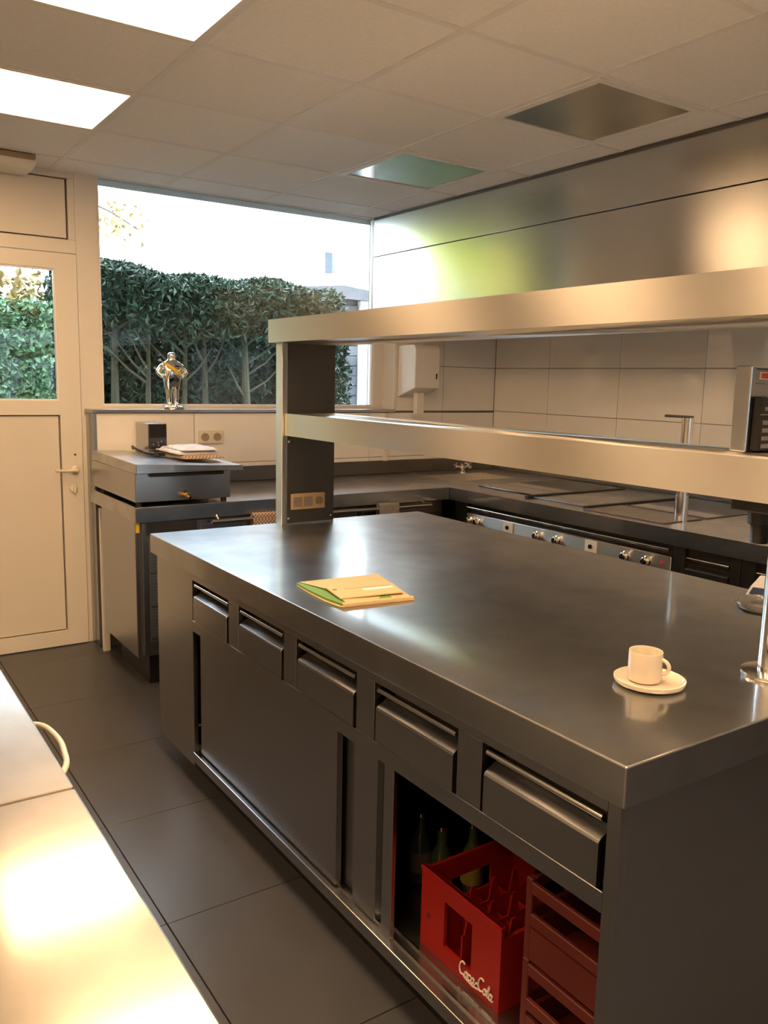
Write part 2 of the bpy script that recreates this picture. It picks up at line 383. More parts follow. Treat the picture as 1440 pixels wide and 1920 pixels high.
gb = MB(); gb.box(.43, .438, ya + .006, YF, 1.366, 2.055); gb.box(1.077, 1.085, ya + .006, YF, 1.366, 2.055); gb.box(.438, 1.077, ya + .006, YF, 1.366, 1.374); gb.box(.438, 1.077, ya + .006, YF, 2.047, 2.055)
gb.build('glazing_bead', 'white_plastic', leaf)
B(.43, 1.085, YF + .010, YF + .024, .088, 1.29).build('panel_backing', 'gasket', leaf)
hd = MB(); hd.tube([(1.152, ya, .992), (1.152, ya - .045, .992)], .010); hd.tube([(1.152, ya - .045, .992), (1.10, ya - .052, .992), (1.040, ya - .05, .994)], [.010, .009, .008])
hd.lathe([(.022, 0), (.022, .008), (.016, .012)], (1.152, ya, .992), 20, axis='y', dirv=-1)
hd.build('lever_handle', 'ivory_plastic', d1)
ls = MB(); ls.lathe([(.021, 0), (.021, .007), (.016, .010)], (1.142, ya, .886), 20, axis='y', dirv=-1); ls.box(1.137, 1.147, ya - .03, ya - .008, .866, .906)
ls.build('lock_cylinder', 'ivory_plastic', d1, bevel=.001, seg=1)
MB().lathe([(.006, 0), (.006, .004), (.003, .006)], (1.155, ya, 1.075), 12, axis='y', dirv=-1).build('screw_cap', 'steel_dark', d1)

# ------------------------------------------------------------------ extraction hood
hood = thing('extraction_hood', 'large brushed steel extraction hood hanging along the right wall', 'hood', (3.6, 2.0, 1.86))
y0h, y1h = -1.2, YF - .012
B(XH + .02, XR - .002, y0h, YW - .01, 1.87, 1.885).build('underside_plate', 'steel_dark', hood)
for (za, zb) in ((1.86, 2.308), (2.312, ZC + .02)):
    for (ya_, yb_) in ((y0h, y1h),):
        B(XH, XH + .02, ya_, yb_, za, zb).build('front_panel', 'steel_hood', hood, bevel=.0015, seg=1)
B(XH + .02, XR - .002, y0h, y0h + .02, 1.885, ZC + .02).build('end_panel', 'steel_hood', hood)
B(XH - .006, XH, y0h, y1h, ZC - .012, ZC + .0).build('top_trim', 'steel_dark', hood)

# ------------------------------------------------------------------ central island
IX0, IX1, IY0, IY1 = 1.045, 2.345, .825, 3.165
top = MB().box(IX0, IX1, IY0, IY1, .826, .9).build('island_worktop', 'steel_top', bevel=.003, seg=2)
tag(top, 'wide brushed steel worktop of the central island carrying cup and folder', 'worktop')
isl = thing('island_cabinet', 'steel island cabinet with five drawers, sliding doors and an open bay', 'cabinet', (1.7, 2.0, 0))
FX = 1.065
B(FX, FX + .02, 2.777, IY1 - .02, .09, .826).build('end_stile', 'steel_panel', isl, bevel=.0015, seg=1)
B(FX + .02, IX1 - .02, IY1 - .04, IY1 - .02, .09, .826).build('end_panel', 'steel_panel', isl, bevel=.001, seg=1)
B(FX + .02, IX1 - .02, IY0 + .02, IY0 + .04, .09, .826).build('end_panel', 'steel_panel', isl, bevel=.001, seg=1)
B(FX, FX + .02, IY0 + .02, .874, .09, .826).build('end_stile', 'steel_panel', isl, bevel=.0015, seg=1)
B(IX1 - .04, IX1 - .02, IY0 + .04, IY1 - .04, .09, .826).build('back_panel', 'steel_panel', isl)
B(FX, FX + .02, .874, 2.777, .795, .826).build('top_rail', 'steel_panel', isl)
B(FX, FX + .02, .874, 2.777, .606, .646).build('drawer_rail', 'steel_panel', isl, bevel=.001, seg=1)
DR = [(2.456, 2.766), (2.066, 2.376), (1.673, 1.986), (1.275, 1.588), (.876, 1.194)]
for (a, b) in zip([d[1] for d in DR[1:]], [d[0] for d in DR[:-1]]):
    B(FX, FX + .02, a + .004, b, .646, .795).build('stile', 'steel_panel', isl, bevel=.001, seg=1)
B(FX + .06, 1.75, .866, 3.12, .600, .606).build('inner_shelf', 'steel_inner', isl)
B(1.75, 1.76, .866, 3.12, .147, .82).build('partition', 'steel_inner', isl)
for (a, b) in DR:
    p = MB().prism([(FX - .004, .650), (FX + .014, .650), (FX + .034, .752), (FX + .030, .755), (FX - .001, .737), (FX - .004, .732)], 'y', a + .010, b - .008)
    dro = p.build('drawer', 'steel_panel', isl, bevel=.0008, seg=1)
    MB().tube([(FX + .006, a + .010, .777), (FX + .006, b - .008, .777)], .0065, 12).build('pull_rod', 'rod', dro)
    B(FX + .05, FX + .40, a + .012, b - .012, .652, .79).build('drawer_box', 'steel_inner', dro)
# base, doors
base = MB().box(FX - .004, 1.75, .845 + .03, 2.777, .112, .147)
base.build('bottom_shelf', 'steel_panel', isl, bevel=.002)
for (xa) in (1.088, 1.116):
    B(xa, xa + .004, .876, 2.775, .147, .153).build('door_track', 'rod', isl)
    B(xa, xa + .004, .876, 2.775, .600, .606).build('door_track', 'steel_panel', isl)
dfr = MB().box(1.078, 1.098, 1.785, 2.738, .153, .604).build('sliding_door', 'steel_panel', isl, bevel=.0015, seg=1)
drr = MB().box(1.106, 1.126, 1.60, 2.50, .153, .604).build('sliding_door', 'steel_panel', isl, bevel=.0015, seg=1)
MB().prism([(1.098, 1.575), (1.128, 1.575), (1.128, 1.600), (1.106, 1.600), (1.100, 1.590)], 'z', .153, .604).build('edge_pull', 'steel_panel', drr)
B(1.084, 1.104, 1.600, 1.705, .153, .604).build('grip_strip', 'steel_panel', drr, bevel=.001, seg=1)
B(1.080, 1.094, 1.525, 1.566, .147, .606).build('door_stop_post', 'steel_panel', isl, bevel=.002)
B(1.135, 2.25, .93, 3.06, .0, .112).build('plinth', 'black_plastic', isl)

# ------------------------------------------------------------------ crates and bottles in the open bay
def crate_wall(m, side, x0, x1, y0, y1, z0, z1, hole, t=.009):
    # wall with rectangular hole (a0,a1,z0,z1) along y for side 'x'
    a0, a1, h0, h1 = hole
    if side == 'x':
        m.box(x0, x0 + t, y0, a0, z0, z1); m.box(x0, x0 + t, a1, y1, z0, z1); m.box(x0, x0 + t, a0, a1, z0, h0); m.box(x0, x0 + t, a0, a1, h1, z1)
    else:
        m.box(a1, x1, y0, y0 + t, z0, z1); m.box(x0, a0, y0, y0 + t, z0, z1); m.box(a0, a1, y0, y0 + t, z0, h0); m.box(a0, a1, y0, y0 + t, h1, z1)
cx0, cx1, cy0, cy1, cz0, cz1 = 1.142, 1.442, 1.196, 1.482, .1475, .355
cr = thing('bottle_crate', 'bright red plastic bottle crate with white script lettering in island bay', 'crate', ((cx0 + cx1) / 2, (cy0 + cy1) / 2, cz0))
m = MB(); crate_wall(m, 'x', cx0, cx1, cy0, cy1, cz0, cz1, (1.292, 1.392, .190, .305)); m.build('front_wall', 'crate_red', cr)
m = MB(); crate_wall(m, 'x', cx1 - .009, cx1, cy0, cy1, cz0, cz1, (1.292, 1.392, .25, .325)); m.build('back_wall', 'crate_red', cr)
m = MB(); crate_wall(m, 'y', cx0 + .009, cx1 - .009, cy0, cy1, cz0, cz1 - .03, (1.22, 1.36, .23, .29)); m.build('side_wall', 'crate_red', cr)
m = MB(); crate_wall(m, 'y', cx0 + .009, cx1 - .009, cy1 - .009, cy1, cz0, cz1 - .01, (1.22, 1.36, .23, .29)); m.build('side_wall', 'crate_red', cr)
B(cx0 + .009, cx1 - .009, cy0 + .009, cy1 - .009, cz0, cz0 + .006).build('crate_floor', 'crate_red', cr)
for (ra, rb) in ((cx0 - .003, cx0 + .012), (cx1 - .012, cx1 + .003)): B(ra, rb, cy0 - .002, cy1 + .002, cz1 - .012, cz1).build('rim', 'crate_red', cr, bevel=.002)
for k in range(1, 4):
    y = cy0 + (cy1 - cy0) * k / 4
    dv = MB().box(cx0 + .011, cx1 - .011, y - .002, y + .002, cz0 + .006, .245)
    for q in range(4):
        xx = cx0 + .035 + q * .068
        dv.prism([(xx - .018, .245), (xx + .018, .245), (xx + .006, .300), (xx - .006, .300)], 'y', y - .002, y + .002)
    dv.build('divider', 'crate_red', cr)
for k in range(1, 4):
    x = cx0 + (cx1 - cx0) * k / 4
    B(x - .002, x + .002, cy0 + .011, cy1 - .011, cz0 + .006, .235).build('divider', 'crate_red', cr)
# script lettering drawn as strokes (u to the reader's right = -y, v up)
def arc(cx, cy, rx, ry, a0, a1, n=14): return [(cx + rx * math.cos(math.radians(a0 + (a1 - a0) * i / n)), cy + ry * math.sin(math.radians(a0 + (a1 - a0) * i / n))) for i in range(n + 1)]
strokes = []
def letC(x, sw): strokes.append(arc(x + .5, .62, .5, .58, 50, 300, 18) + ([(x + .95, .20)] if not sw else [(x + 1.2, -.05), (x + 2.6, -.16), (x + 3.6, -.02)]))
def leto(x): strokes.append(arc(x + .26, .27, .24, .26, 0, 360)); strokes.append([(x + .30, .52), (x + .5, .46), (x + .66, .5)])
def letc(x): strokes.append(arc(x + .26, .27, .25, .26, 40, 320) + [(x + .62, .2)])
def leta(x): strokes.append(arc(x + .24, .27, .23, .26, 30, 390)); strokes.append([(x + .48, .5), (x + .46, .1), (x + .55, .0), (x + .72, .12)])
def letl(x): strokes.append([(x, .1), (x + .22, .55), (x + .34, .95), (x + .26, 1.1), (x + .16, .9), (x + .14, .3), (x + .22, .02), (x + .4, .08)])
letC(0, True); leto(.98); letc(1.62); leta(2.22); strokes.append([(3.0, .34), (3.32, .40)])
letC(3.45, False); leto(4.42); letl(5.0); leta(5.42)
lg = MB(); sc_ = .118 / 6.2
for st in strokes:
    pts = [(cx0 - .0035, 1.328 - (u + .22 * v) * sc_, .168 + v * sc_ * 1.5) for u, v in st]
    lg.tube(pts, .0021, 6)
lg.build('script_lettering', 'logo_white', cr)
MB().lathe([(.008, 0), (.008, .0012)], (cx0 - .0, 1.452, .235), 16, axis='x', dirv=-1).build('round_mark', 'crate_brown', cr)

def open_crate(z0, z1, label):
    t = thing('bottle_crate', label, 'crate', (1.32, .99, z0), 'dark red open crates')
    x0, x1, y0, y1 = 1.128, 1.50, .878, 1.118
    for (px, py) in ((x0, y0), (x0, y1 - .018), (x1 - .018, y0), (x1 - .018, y1 - .018)):
        B(px, px + .018, py, py + .018, z0, z1).build('corner_post', 'crate_brown', t, bevel=.002, seg=1)
    for z in (z1 - .030, z0 + (z1 - z0) * .45):
        B(x0 - .003, x0 + .008, y0 + .018, y1 - .018, z, z + .026).build('front_rail', 'crate_brown', t, bevel=.002, seg=1)
        B(x0 + .018, x1 - .018, y1 - .010, y1, z, z + .026).build('side_rail', 'crate_brown', t, bevel=.002, seg=1)
        B(x1 - .010, x1, y0 + .018, y1 - .018, z, z + .026).build('back_rail', 'crate_brown', t, bevel=.002, seg=1)
    B(x0, x0 + .008, y0 + .018, y1 - .018, z0 + .004, z0 + .075).build('front_panel', 'crate_brown', t)
    B(x0 + .018, x1 - .018, y1 - .010, y1, z0 + .004, z0 + .075).build('side_panel', 'crate_brown', t)
    B(x0 + .008, x1 - .01, y0 + .018, y1 - .01, z0, z0 + .006).build('crate_floor', 'crate_brown', t)
open_crate(.1475, .345, 'dark red open-sided crate at the bottom of the stack beside bright red crate')
open_crate(.3455, .525, 'dark red open-sided crate on top of the stack beside bright red crate')
def bottle(x, y, label, lab):
    t = thing('glass_bottle', label, 'bottle', (x, y, .1475), 'small bottles behind the red crate')
    MB().lathe([(.027, 0), (.030, .004), (.030, .095), (.026, .118), (.013, .145), (.0115, .185), (.013, .187), (.013, .195)], (x, y, .1475), 20).build('glass_body', 'bottle_glass', t)
    MB().lathe([(.0305, .03), (.0308, .032), (.0308, .085), (.0305, .087)], (x, y, .1475), 20).build('paper_label', lab, t)
    MB().lathe([(.0145, .186), (.0145, .197), (.011, .199)], (x, y, .1475), 16).build('crown_cap', 'rod', t)
bottle(1.30, 1.70, 'small dark glass bottle furthest left in the island bay', 'grey_label')
bottle(1.305, 1.612, 'small glass bottle with yellow label, middle of the three', 'bottle_label')
bottle(1.385, 1.578, 'small glass bottle just behind the corner of the red crate', 'bottle_label')

# ------------------------------------------------------------------ overshelf on island
sh = thing('island_overshelf', 'two-tier brushed steel overshelf standing on the central island', 'shelf', (1.71, 2.0, .9))
def tray(name, x0, x1, y0, y1, z0, z1):
    m = MB(); t = .022
    m.box(x0, x1, y0, y1, z1 - t, z1); m.box(x0, x0 + .02, y0, y1, z0, z1 - t); m.box(x1 - .02, x1, y0, y1, z0, z1 - t)
    m.box(x0 + .02, x1 - .02, y0, y0 + .02, z0, z1 - t); m.box(x0 + .02, x1 - .02, y1 - .02, y1, z0, z1 - t)
    m.box(x0 + .02, x1 - .02, y0 + .02, y1 - .02, z0, z0 + .006)
    return m.build(name, 'steel_bright', sh)
tray('upper_shelf', 1.555, 1.875, .83, 3.165, 1.654, 1.746)
tray('lower_shelf', 1.600, 1.835, .83, 3.102, 1.277, 1.368)
po = MB().box(1.588, 1.606, 3.104, 3.160, .9, 1.654).build('support_post', 'steel_bright', sh, bevel=.002)
B(1.606, 1.845, 3.112, 3.155, .9, 1.654).build('support_panel', 'post_dark_reflection', sh, bevel=.001, seg=1)
pr = MB(); pr.box(1.606, 1.614, 3.106, 3.112, .9, 1.277); pr.box(1.606, 1.614, 3.106, 3.112, 1.368, 1.654); pr.box(1.614, 1.84, 3.106, 3.112, .9, .906); pr.build('panel_rim', 'steel_panel', sh)
for (sx, sz) in ((1.624, .925), (1.624, 1.25), (1.83, .925), (1.83, 1.25)):
    MB().lathe([(.005, 0), (.005, .002), (.003, .003)], (sx, 3.112, sz), 12, axis='y', dirv=-1).build('screw', 'rod', sh)
sk = MB().box(1.632, 1.795, 3.100, 3.112, .962, 1.030).build('socket_plate', 'lens_brown', sh, bevel=.003)
for kx in (1.662, 1.712, 1.765):
    if kx < 1.75: B(kx - .020, kx + .020, 3.097, 3.100, .976, 1.016).build('rocker_switch', 'brown_plate', sk, bevel=.001, seg=1)
    else: MB().lathe([(.018, 0), (.018, .004), (.014, .004), (.013, .001)], (kx, 3.100, .996), 18, axis='y', dirv=-1).build('socket_ring', 'brown_plate', sk)
ps = MB().tube([(1.674, .955, .9), (1.674, .955, 1.654)], .034, 28).build('round_post', 'chrome', sh)
MB().lathe([(.066, 0), (.068, .003), (.067, .008), (.040, .012), (.034, .012)], (1.674, .955, .9), 36).build('post_flange', 'rod', sh)

# label dispenser on the lower shelf
ld = thing('label_dispenser', 'grey steel label dispenser with red badge and black rack on lower shelf', 'dispenser', (1.745, 1.08, 1.368))
LX, LY = .030, -.020
def lp(x0, x1, y0, y1, z0, z1): return B(x0 + LX, x1 + LX, y0 + LY, y1 + LY, z0, z1)
lp(1.685, 1.790, 1.115, 1.155, 1.3685, 1.560).build('case', 'steel_panel', ld, bevel=.003)
lp(1.705, 1.80, 1.1135, 1.115, 1.552, 1.5545).build('slot_line', 'black_plastic', ld)
bd = lp(1.717, 1.80, 1.111, 1.115, 1.532, 1.545).build('badge', 'red', ld, bevel=.001, seg=1)
lp(1.7155, 1.8015, 1.1115, 1.1150, 1.5305, 1.5465).build('badge_border', 'ivory_plastic', bd)
lp(1.705, 1.738, 1.1135, 1.115, 1.520, 1.522).build('print_line', 'ink', ld)
rk = lp(1.700, 1.80, 1.095, 1.115, 1.372, 1.492).build('rack', 'black_plastic', ld, bevel=.002, seg=1)
MB().prism([(1.722 + LX, 1.4925), (1.792 + LX, 1.4925), (1.784 + LX, 1.478), (1.732 + LX, 1.478)], 'y', 1.0945 + LY, 1.0975 + LY).build('yellow_tab', 'yellow', rk)
for k, (a, b_, mm) in enumerate(((1.716, 1.735, 'slate'), (1.737, 1.758, 'red'), (1.760, 1.785, 'red'))):
    lp(a, b_, 1.0935, 1.097, 1.462, 1.470).build('colour_strip', mm, rk)
lp(1.700, 1.80, 1.094, 1.096, 1.4525, 1.4535).build('steel_line', 'rod', rk)
for k in range(4):
    z = 1.378 + k * .0175
    lp(1.711, 1.792, 1.0925, 1.0965, z, z + .010).build('label_roll', 'grey_label', rk, bevel=.001, seg=1)

# black fitting below lower shelf
hl = thing('warming_lamp', 'black warming lamp fixed beneath the lower steel shelf', 'lamp', (1.735, 1.08, 1.165))
B(1.725, 1.815, .94, 1.125, 1.235, 1.2768).build('mount_box', 'black_plastic', hl, bevel=.003)
MB().lathe([(.018, 0), (.019, .002), (.021, .040), (.027, .044), (.029, .072)], (1.758, 1.068, 1.163), 24).build('shade', 'black_plastic', hl)

# ------------------------------------------------------------------ things on the island
# cup and saucer
sx_, sy_ = 1.392, 1.058
MBs = MB().lathe([(.050, 0), (.060, .001), (.070, .005), (.0725, .010), (.0725, .0145), (.0705, .0150), (.066, .0095), (.050, .0055), (.0, .0052)], (sx_, sy_, .9), 48)
sau = MBs.build('saucer', 'ceramic'); tag(sau, 'cream ceramic saucer under the espresso cup on the island', 'saucer')
cup = thing('espresso_cup', 'cream ceramic espresso cup standing on a saucer', 'cup', (sx_ - .004, sy_ + .010, .9056))
MB().lathe([(.029, 0), (.033, .003), (.0345, .012), (.0345, .062), (.0338, .0645), (.0320, .0645), (.0312, .062), (.0312, .008), (.027, .005), (.0, .005)], (sx_ - .004, sy_ + .010, .9056), 40).build('cup_body', 'ceramic', cup)
hv = Vector((.36, -.93, 0)).normalized(); hp = []
for i in range(13):
    a = math.radians(100 - 200 * i / 12); hp.append(Vector((sx_ - .004, sy_ + .010, .9056 + .036)) + hv * (.0325 + .016 * max(math.cos(a), -.2)) + Vector((0, 0, .015 * math.sin(a))))
MB().tube(hp, .0042, 10).build('cup_handle', 'ceramic', cup)
# folder
fo = thing('document_folder', 'tan cardboard folder with green lining lying near the island edge', 'folder', (1.26, 2.0, .9))
def sheet(pts, z0, z1): return MB().prism(pts, 'z', z0, z1)
def sheet2(pts, zs, th):
    n = len(pts); vs = [(p[0], p[1], z) for p, z in zip(pts, zs)] + [(p[0], p[1], z + th) for p, z in zip(pts, zs)]
    return MB().add(vs, [tuple(range(n))[::-1], tuple(range(n, 2 * n))] + [(i, (i + 1) % n, n + (i + 1) % n, n + i) for i in range(n)])
sheet([(1.150, 2.150), (1.137, 2.05), (1.132, 1.95), (1.138, 1.880), (1.146, 1.872), (1.362, 1.842), (1.425, 2.130)], .9004, .9024).build('bottom_cover', 'folder_tan', fo, bevel=.0006, seg=1)
sheet2([(1.150, 2.150), (1.140, 2.05), (1.138, 1.95), (1.146, 1.880), (1.30, 1.862), (1.40, 2.125)], [.9026, .9028, .903, .9028, .9026, .9026], .0065).build('green_lining', 'folder_green', fo, bevel=.0006, seg=1)
sheet2([(1.158, 2.146), (1.182, 2.02), (1.158, 1.880), (1.360, 1.850), (1.423, 2.126)], [.9095, .9125, .9100, .9040, .9092], .0020).build('top_cover', 'folder_tan', fo, bevel=.0005, seg=1)
sheet2([(1.148, 1.884), (1.144, 1.872), (1.36, 1.843), (1.362, 1.852)], [.9028, .9026, .9026, .9026], .0085).build('folded_edge', 'folder_tan', fo, bevel=.0015)
en = thing('brown_envelope', 'small brown envelope with white label resting on the tan folder', 'envelope', (1.27, 1.95, .9146))
sheet2([(1.178, 2.028), (1.157, 1.908), (1.352, 1.886), (1.384, 1.990)], [.9146, .9125, .9116, .9128], .0045).build('envelope_body', 'folder_tan', en, bevel=.0008, seg=1)
sheet2([(1.262, 1.965), (1.258, 1.945), (1.352, 1.934), (1.358, 1.954)], [.9182, .9178, .9172, .9174], .0006).build('address_label', 'paper', en)
sheet2([(1.182, 1.995), (1.180, 1.985), (1.192, 1.984), (1.194, 1.994)], [.9192, .9189, .9189, .9191], .0005).build('print_mark', 'ink', en)
sheet2([(1.215, 1.985), (1.2148, 1.983), (1.36, 1.966), (1.3605, 1.968)], [.9186, .9186, .9176, .9176], .0004).build('crease_line', 'lens_brown', en)
# glass dish and packet
gd = MB().lathe([(.070, 0), (.080, .003), (.086, .012), (.087, .020), (.0845, .0205), (.082, .013), (.076, .006), (.0, .005)], (2.175, 1.275, .9), 40).build('glass_dish', 'dish_glass')
tag(gd, 'shallow clear glass dish on the island near the round post', 'dish')
pk = thing('snack_packet', 'white and dark blue packet lying at the island edge behind the glass dish', 'packet', (2.29, 1.37, .9))
pm = MB(); pm.add([(2.262, 1.405, .9), (2.336, 1.412, .9), (2.338, 1.26, .9), (2.270, 1.25, .9), (2.272, 1.392, .932), (2.326, 1.398, .958), (2.328, 1.275, .965), (2.280, 1.265, .940)],
              [(0, 3, 2, 1), (4, 5, 6, 7), (0, 1, 5, 4), (1, 2, 6, 5), (2, 3, 7, 6), (3, 0, 4, 7)])
pm.build('packet_body', 'paper', pk, bevel=.006)
MB().add([(2.2640, 1.392, .907), (2.2720, 1.268, .907), (2.2785, 1.280, .935), (2.2700, 1.384, .928), (2.268, 1.392, .907), (2.276, 1.268, .907), (2.2825, 1.280, .935), (2.274, 1.384, .928)],
         [(0, 1, 2, 3), (4, 7, 6, 5), (0, 4, 5, 1), (1, 5, 6, 2), (2, 6, 7, 3), (3, 7, 4, 0)]).build('blue_print', 'blue', pk)

# ------------------------------------------------------------------ counter under the window
wt = MB().box(1.197, 3.058, 3.825, YW - .012, .828, .9).build('window_worktop', 'steel_top', bevel=.003)
tag(wt, 'steel worktop running below the big window', 'worktop')
bs = MB().box(1.70, XR - .024, YW - .024, YW - .009, .901, .985).build('backsplash', 'steel_dark', bevel=.002); tag(bs, 'low steel backsplash strip below the window wall tiles', 'backsplash')
# refrigerator unit
fr = thing('undercounter_fridge', 'steel undercounter fridge with vent grille beside the white door', 'fridge', (1.53, 4.15, 0))
B(1.205, 1.86, 3.862, 4.42, .16, .826).build('body', 'steel_panel', fr, bevel=.003)
B(1.232, 1.86, 3.838, 3.862, .17, .82).build('front_frame', 'steel_panel', fr, bevel=.001, seg=1)
B(1.250, 1.50, 3.834, 3.838, .76, .82).build('control_strip', 'steel_dark', fr)
vp = B(1.262, 1.46, 3.833, 3.838, .24, .745).build('vent_panel', 'steel_vent', fr)
for k in range(30):
    z = .25 + k * .0163
    B(1.266, 1.456, 3.830, 3.833, z, z + .008).build('vent_slat', 'steel_vent' if k % 10 else 'steel_panel', vp)
B(1.52, 1.85, 3.832, 3.838, .20, .80).build('fridge_door', 'steel_panel', fr, bevel=.001, seg=1)
B(1.2075, 1.2235, 3.855, 3.861, .775, .825).build('yellow_sticker', 'yellow', fr)
B(1.28, 1.84, 3.92, 4.38, 0, .16).build('plinth', 'black_plastic', fr)
gp = MB().box(1.222, 1.26, 4.52, 4.545, 0.0, .80).build('cable_duct', 'white_plastic', bevel=.003); tag(gp, 'narrow white vertical duct behind the fridge by the half wall', 'duct')
# ovens
def oven(x0, x1, label):
    t = thing('oven_unit', label, 'oven', ((x0 + x1) / 2, 4.2, 0), 'oven units below the window')
    B(x0, x1, 3.88, 4.55, .10, .826).build('body', 'steel_inner', t, bevel=.002, seg=1)
    d = B(x0 + .015, x1 - .015, 3.862, 3.88, .18, .74).build('oven_door', 'black_glass', t, bevel=.002, seg=1)
    MB().tube([(x0 + .06, 3.862, .60), (x0 + .06, 3.825, .60), (x1 - .06, 3.825, .60), (x1 - .06, 3.862, .60)], .010, 10).build('handle', 'rod', d)
    B(x0 + .01, x1 - .01, 3.868, 3.88, .752, .82).build('control_panel', 'steel_dark', t)
    B(x0 + .04, x1 - .04, 3.94, 4.5, 0, .10).build('plinth', 'black_plastic', t)
oven(1.87, 2.455, 'dark oven unit below the window counter next to the fridge')
oven(2.465, 3.05, 'dark oven unit below the window counter next to the corner')
rl = thing('towel_rail', 'steel bar rail along the front of the window counter', 'rail', (1.75, 3.80, .80))
MB().tube([(1.56, 3.792, .812), (2.9, 3.792, .812)], .012, 12).build('bar', 'rod', rl)
for x in (1.60, 2.2, 2.86): MB().tube([(x, 3.792, .812), (x, 3.824, .836)], .007, 8).build('bracket', 'rod', rl)
def towel(x0, x1, yc, zt, drop, m, label, back=None):
    # folded over a bar running along x
    prof = []
    for i in range(9):
        a = math.radians(180 * i / 8); prof.append((yc - .018 * math.cos(a), zt - .018 + .018 * math.sin(a)))
    prof = [(yc - .020, zt - drop)] + prof + [(yc + .020, zt - (back or drop))]
    inner = [(yc + .0145, zt - (back or drop))] + [(yc + .0125 * math.cos(math.radians(180 * i / 8)), zt - .018 + .0125 * math.sin(math.radians(180 * i / 8))) for i in range(9)] + [(yc - .0145, zt - drop)]
    o = MB().prism(prof + inner, 'x', x0, x1).build('dish_towel', m); tag(o, label, 'towel', 'towels on the counter rail'); return o
towel(1.775, 1.935, 3.792, .8425, .16, 'towel_check', 'checked brown tea towel folded over the rail by the island post')
towel(2.535, 2.665, 3.792, .8425, .20, 'towel_grey', 'plain grey towel folded over the rail near the corner')

# bain marie box with lid
bm_ = thing('bain_marie', 'steel lidded bain-marie with small brass tap at counter end', 'bain-marie', (1.45, 4.15, .9))
B(1.205, 1.680, 3.842, 4.56, .920, 1.057).build('tank', 'steel_panel', bm_, bevel=.003)
for (x, y) in ((1.23, 3.87), (1.655, 3.87), (1.23, 4.46), (1.655, 4.46)): MB().lathe([(.014, 0), (.016, .0205)], (x, y, .9), 14).build('foot', 'black_plastic', bm_)
lidp = [(1.200, 3.806), (1.735, 3.806), (1.735, 4.575), (1.205, 4.575)]; lz = [1.104, 1.082, 1.088, 1.110]
lid = MB().add([(x, y, 1.058) for x, y in lidp] + [(x, y, z) for (x, y), z in zip(lidp, lz)], [(3, 2, 1, 0), (4, 5, 6, 7), (0, 1, 5, 4), (1, 2, 6, 5), (2, 3, 7, 6), (3, 0, 4, 7)]).build('lid', 'steel_top', bm_, bevel=.003)
B(1.27, 1.64, 3.825, 3.842, 1.040, 1.056).build('lid_handle_shade', 'black_plastic', lid, bevel=.003)  # black handle bar also stands in for the lid's shadow
tp = MB(); tp.tube([(1.440, 3.842, .945), (1.440, 3.795, .945)], .011, 12); tp.tube([(1.440, 3.80, .945), (1.445, 3.775, .938)], [.013, .009], 12); tp.box(1.425, 1.462, 3.806, 3.812, .955, .963)
tp.build('drain_tap', 'brass', bm_)
B(1.205, 1.245, 4.562, 4.585, .92, 1.056).build('hinge_strip', 'steel_panel', bm_, bevel=.002)
# speaker/radio on lid
rd = thing('small_speaker', 'small silver box speaker with black front on the bain-marie lid', 'speaker', (1.50, 4.47, 1.1085))
zb = 1.1085
B(1.445, 1.548, 4.372, 4.575, zb, zb + .15).build('case', 'steel_panel', rd, bevel=.003)
B(1.449, 1.544, 4.364, 4.372, zb + .018, zb + .146).build('front_glass', 'black_glass', rd, bevel=.002, seg=1)
B(1.449, 1.544, 4.362, 4.372, zb + .004, zb + .015).build('base_strip', 'rod', rd)
for (x, z) in ((1.497, .05), (1.515, .056), (1.50, .035), (1.472, .04)): MB().lathe([(.005, 0), (.004, .003)], (x, 4.364, zb + z), 10, axis='y', dirv=-1).build('button', 'grey_label', rd)
cb = MB(); cb.tube([(1.41, 4.52, 1.116), (1.385, 4.45, 1.135), (1.39, 4.38, 1.122), (1.41, 4.30, 1.112), (1.44, 4.24, 1.111)], .006, 8)
cb.box(1.43, 1.465, 4.17, 4.24, 1.105, 1.122)
co = cb.build('power_cable', 'black_plastic'); tag(co, 'black power cable with plug lying beside the small speaker', 'cable')
tl = thing('folded_towels', 'folded white cloth on the bain-marie lid', 'cloth', (1.58, 4.15, 1.1245))
def cloth(x0, x1, y0, y1, z0, z1, n=10, seed=1):
    rnd = random.Random(seed); m = MB(); vs = []; fs = []
    for j in range(n + 1):
        for i in range(n + 1):
            u, v = i / n, j / n; e = min(u, 1 - u, v, 1 - v); h = z1 - (z1 - z0) * .75 * max(0, 1 - e / .12) ** 2 + rnd.uniform(-.0015, .0015)
            vs.append((x0 + (x1 - x0) * u + rnd.uniform(-.003, .003), y0 + (y1 - y0) * v + rnd.uniform(-.003, .003), h))
    k = len(vs)
    for j in range(n + 1):
        for i in range(n + 1): vs.append((vs[j * (n + 1) + i][0], vs[j * (n + 1) + i][1], z0))
    for j in range(n):
        for i in range(n):
            a = j * (n + 1) + i; fs.append((a, a + 1, a + n + 2, a + n + 1)); fs.append((k + a, k + a + n + 1, k + a + n + 2, k + a + 1))
    ring = [i for i in range(n)] + [(i + 1) * (n + 1) - 1 for i in range(n)] + [n * (n + 1) + n - i for i in range(n)] + [(n - i) * (n + 1) for i in range(n)]
    for q in range(len(ring)):
        a, b = ring[q], ring[(q + 1) % len(ring)]; fs.append((a, k + a, k + b, b))
    return m.add(vs, fs)
cloth(1.475, 1.690, 4.00, 4.33, 1.1245, 1.146, seed=2).build('lower_fold', 'towel_white', tl)
cloth(1.490, 1.675, 3.985, 4.25, 1.144, 1.158, seed=5).build('top_fold', 'towel_white', tl)
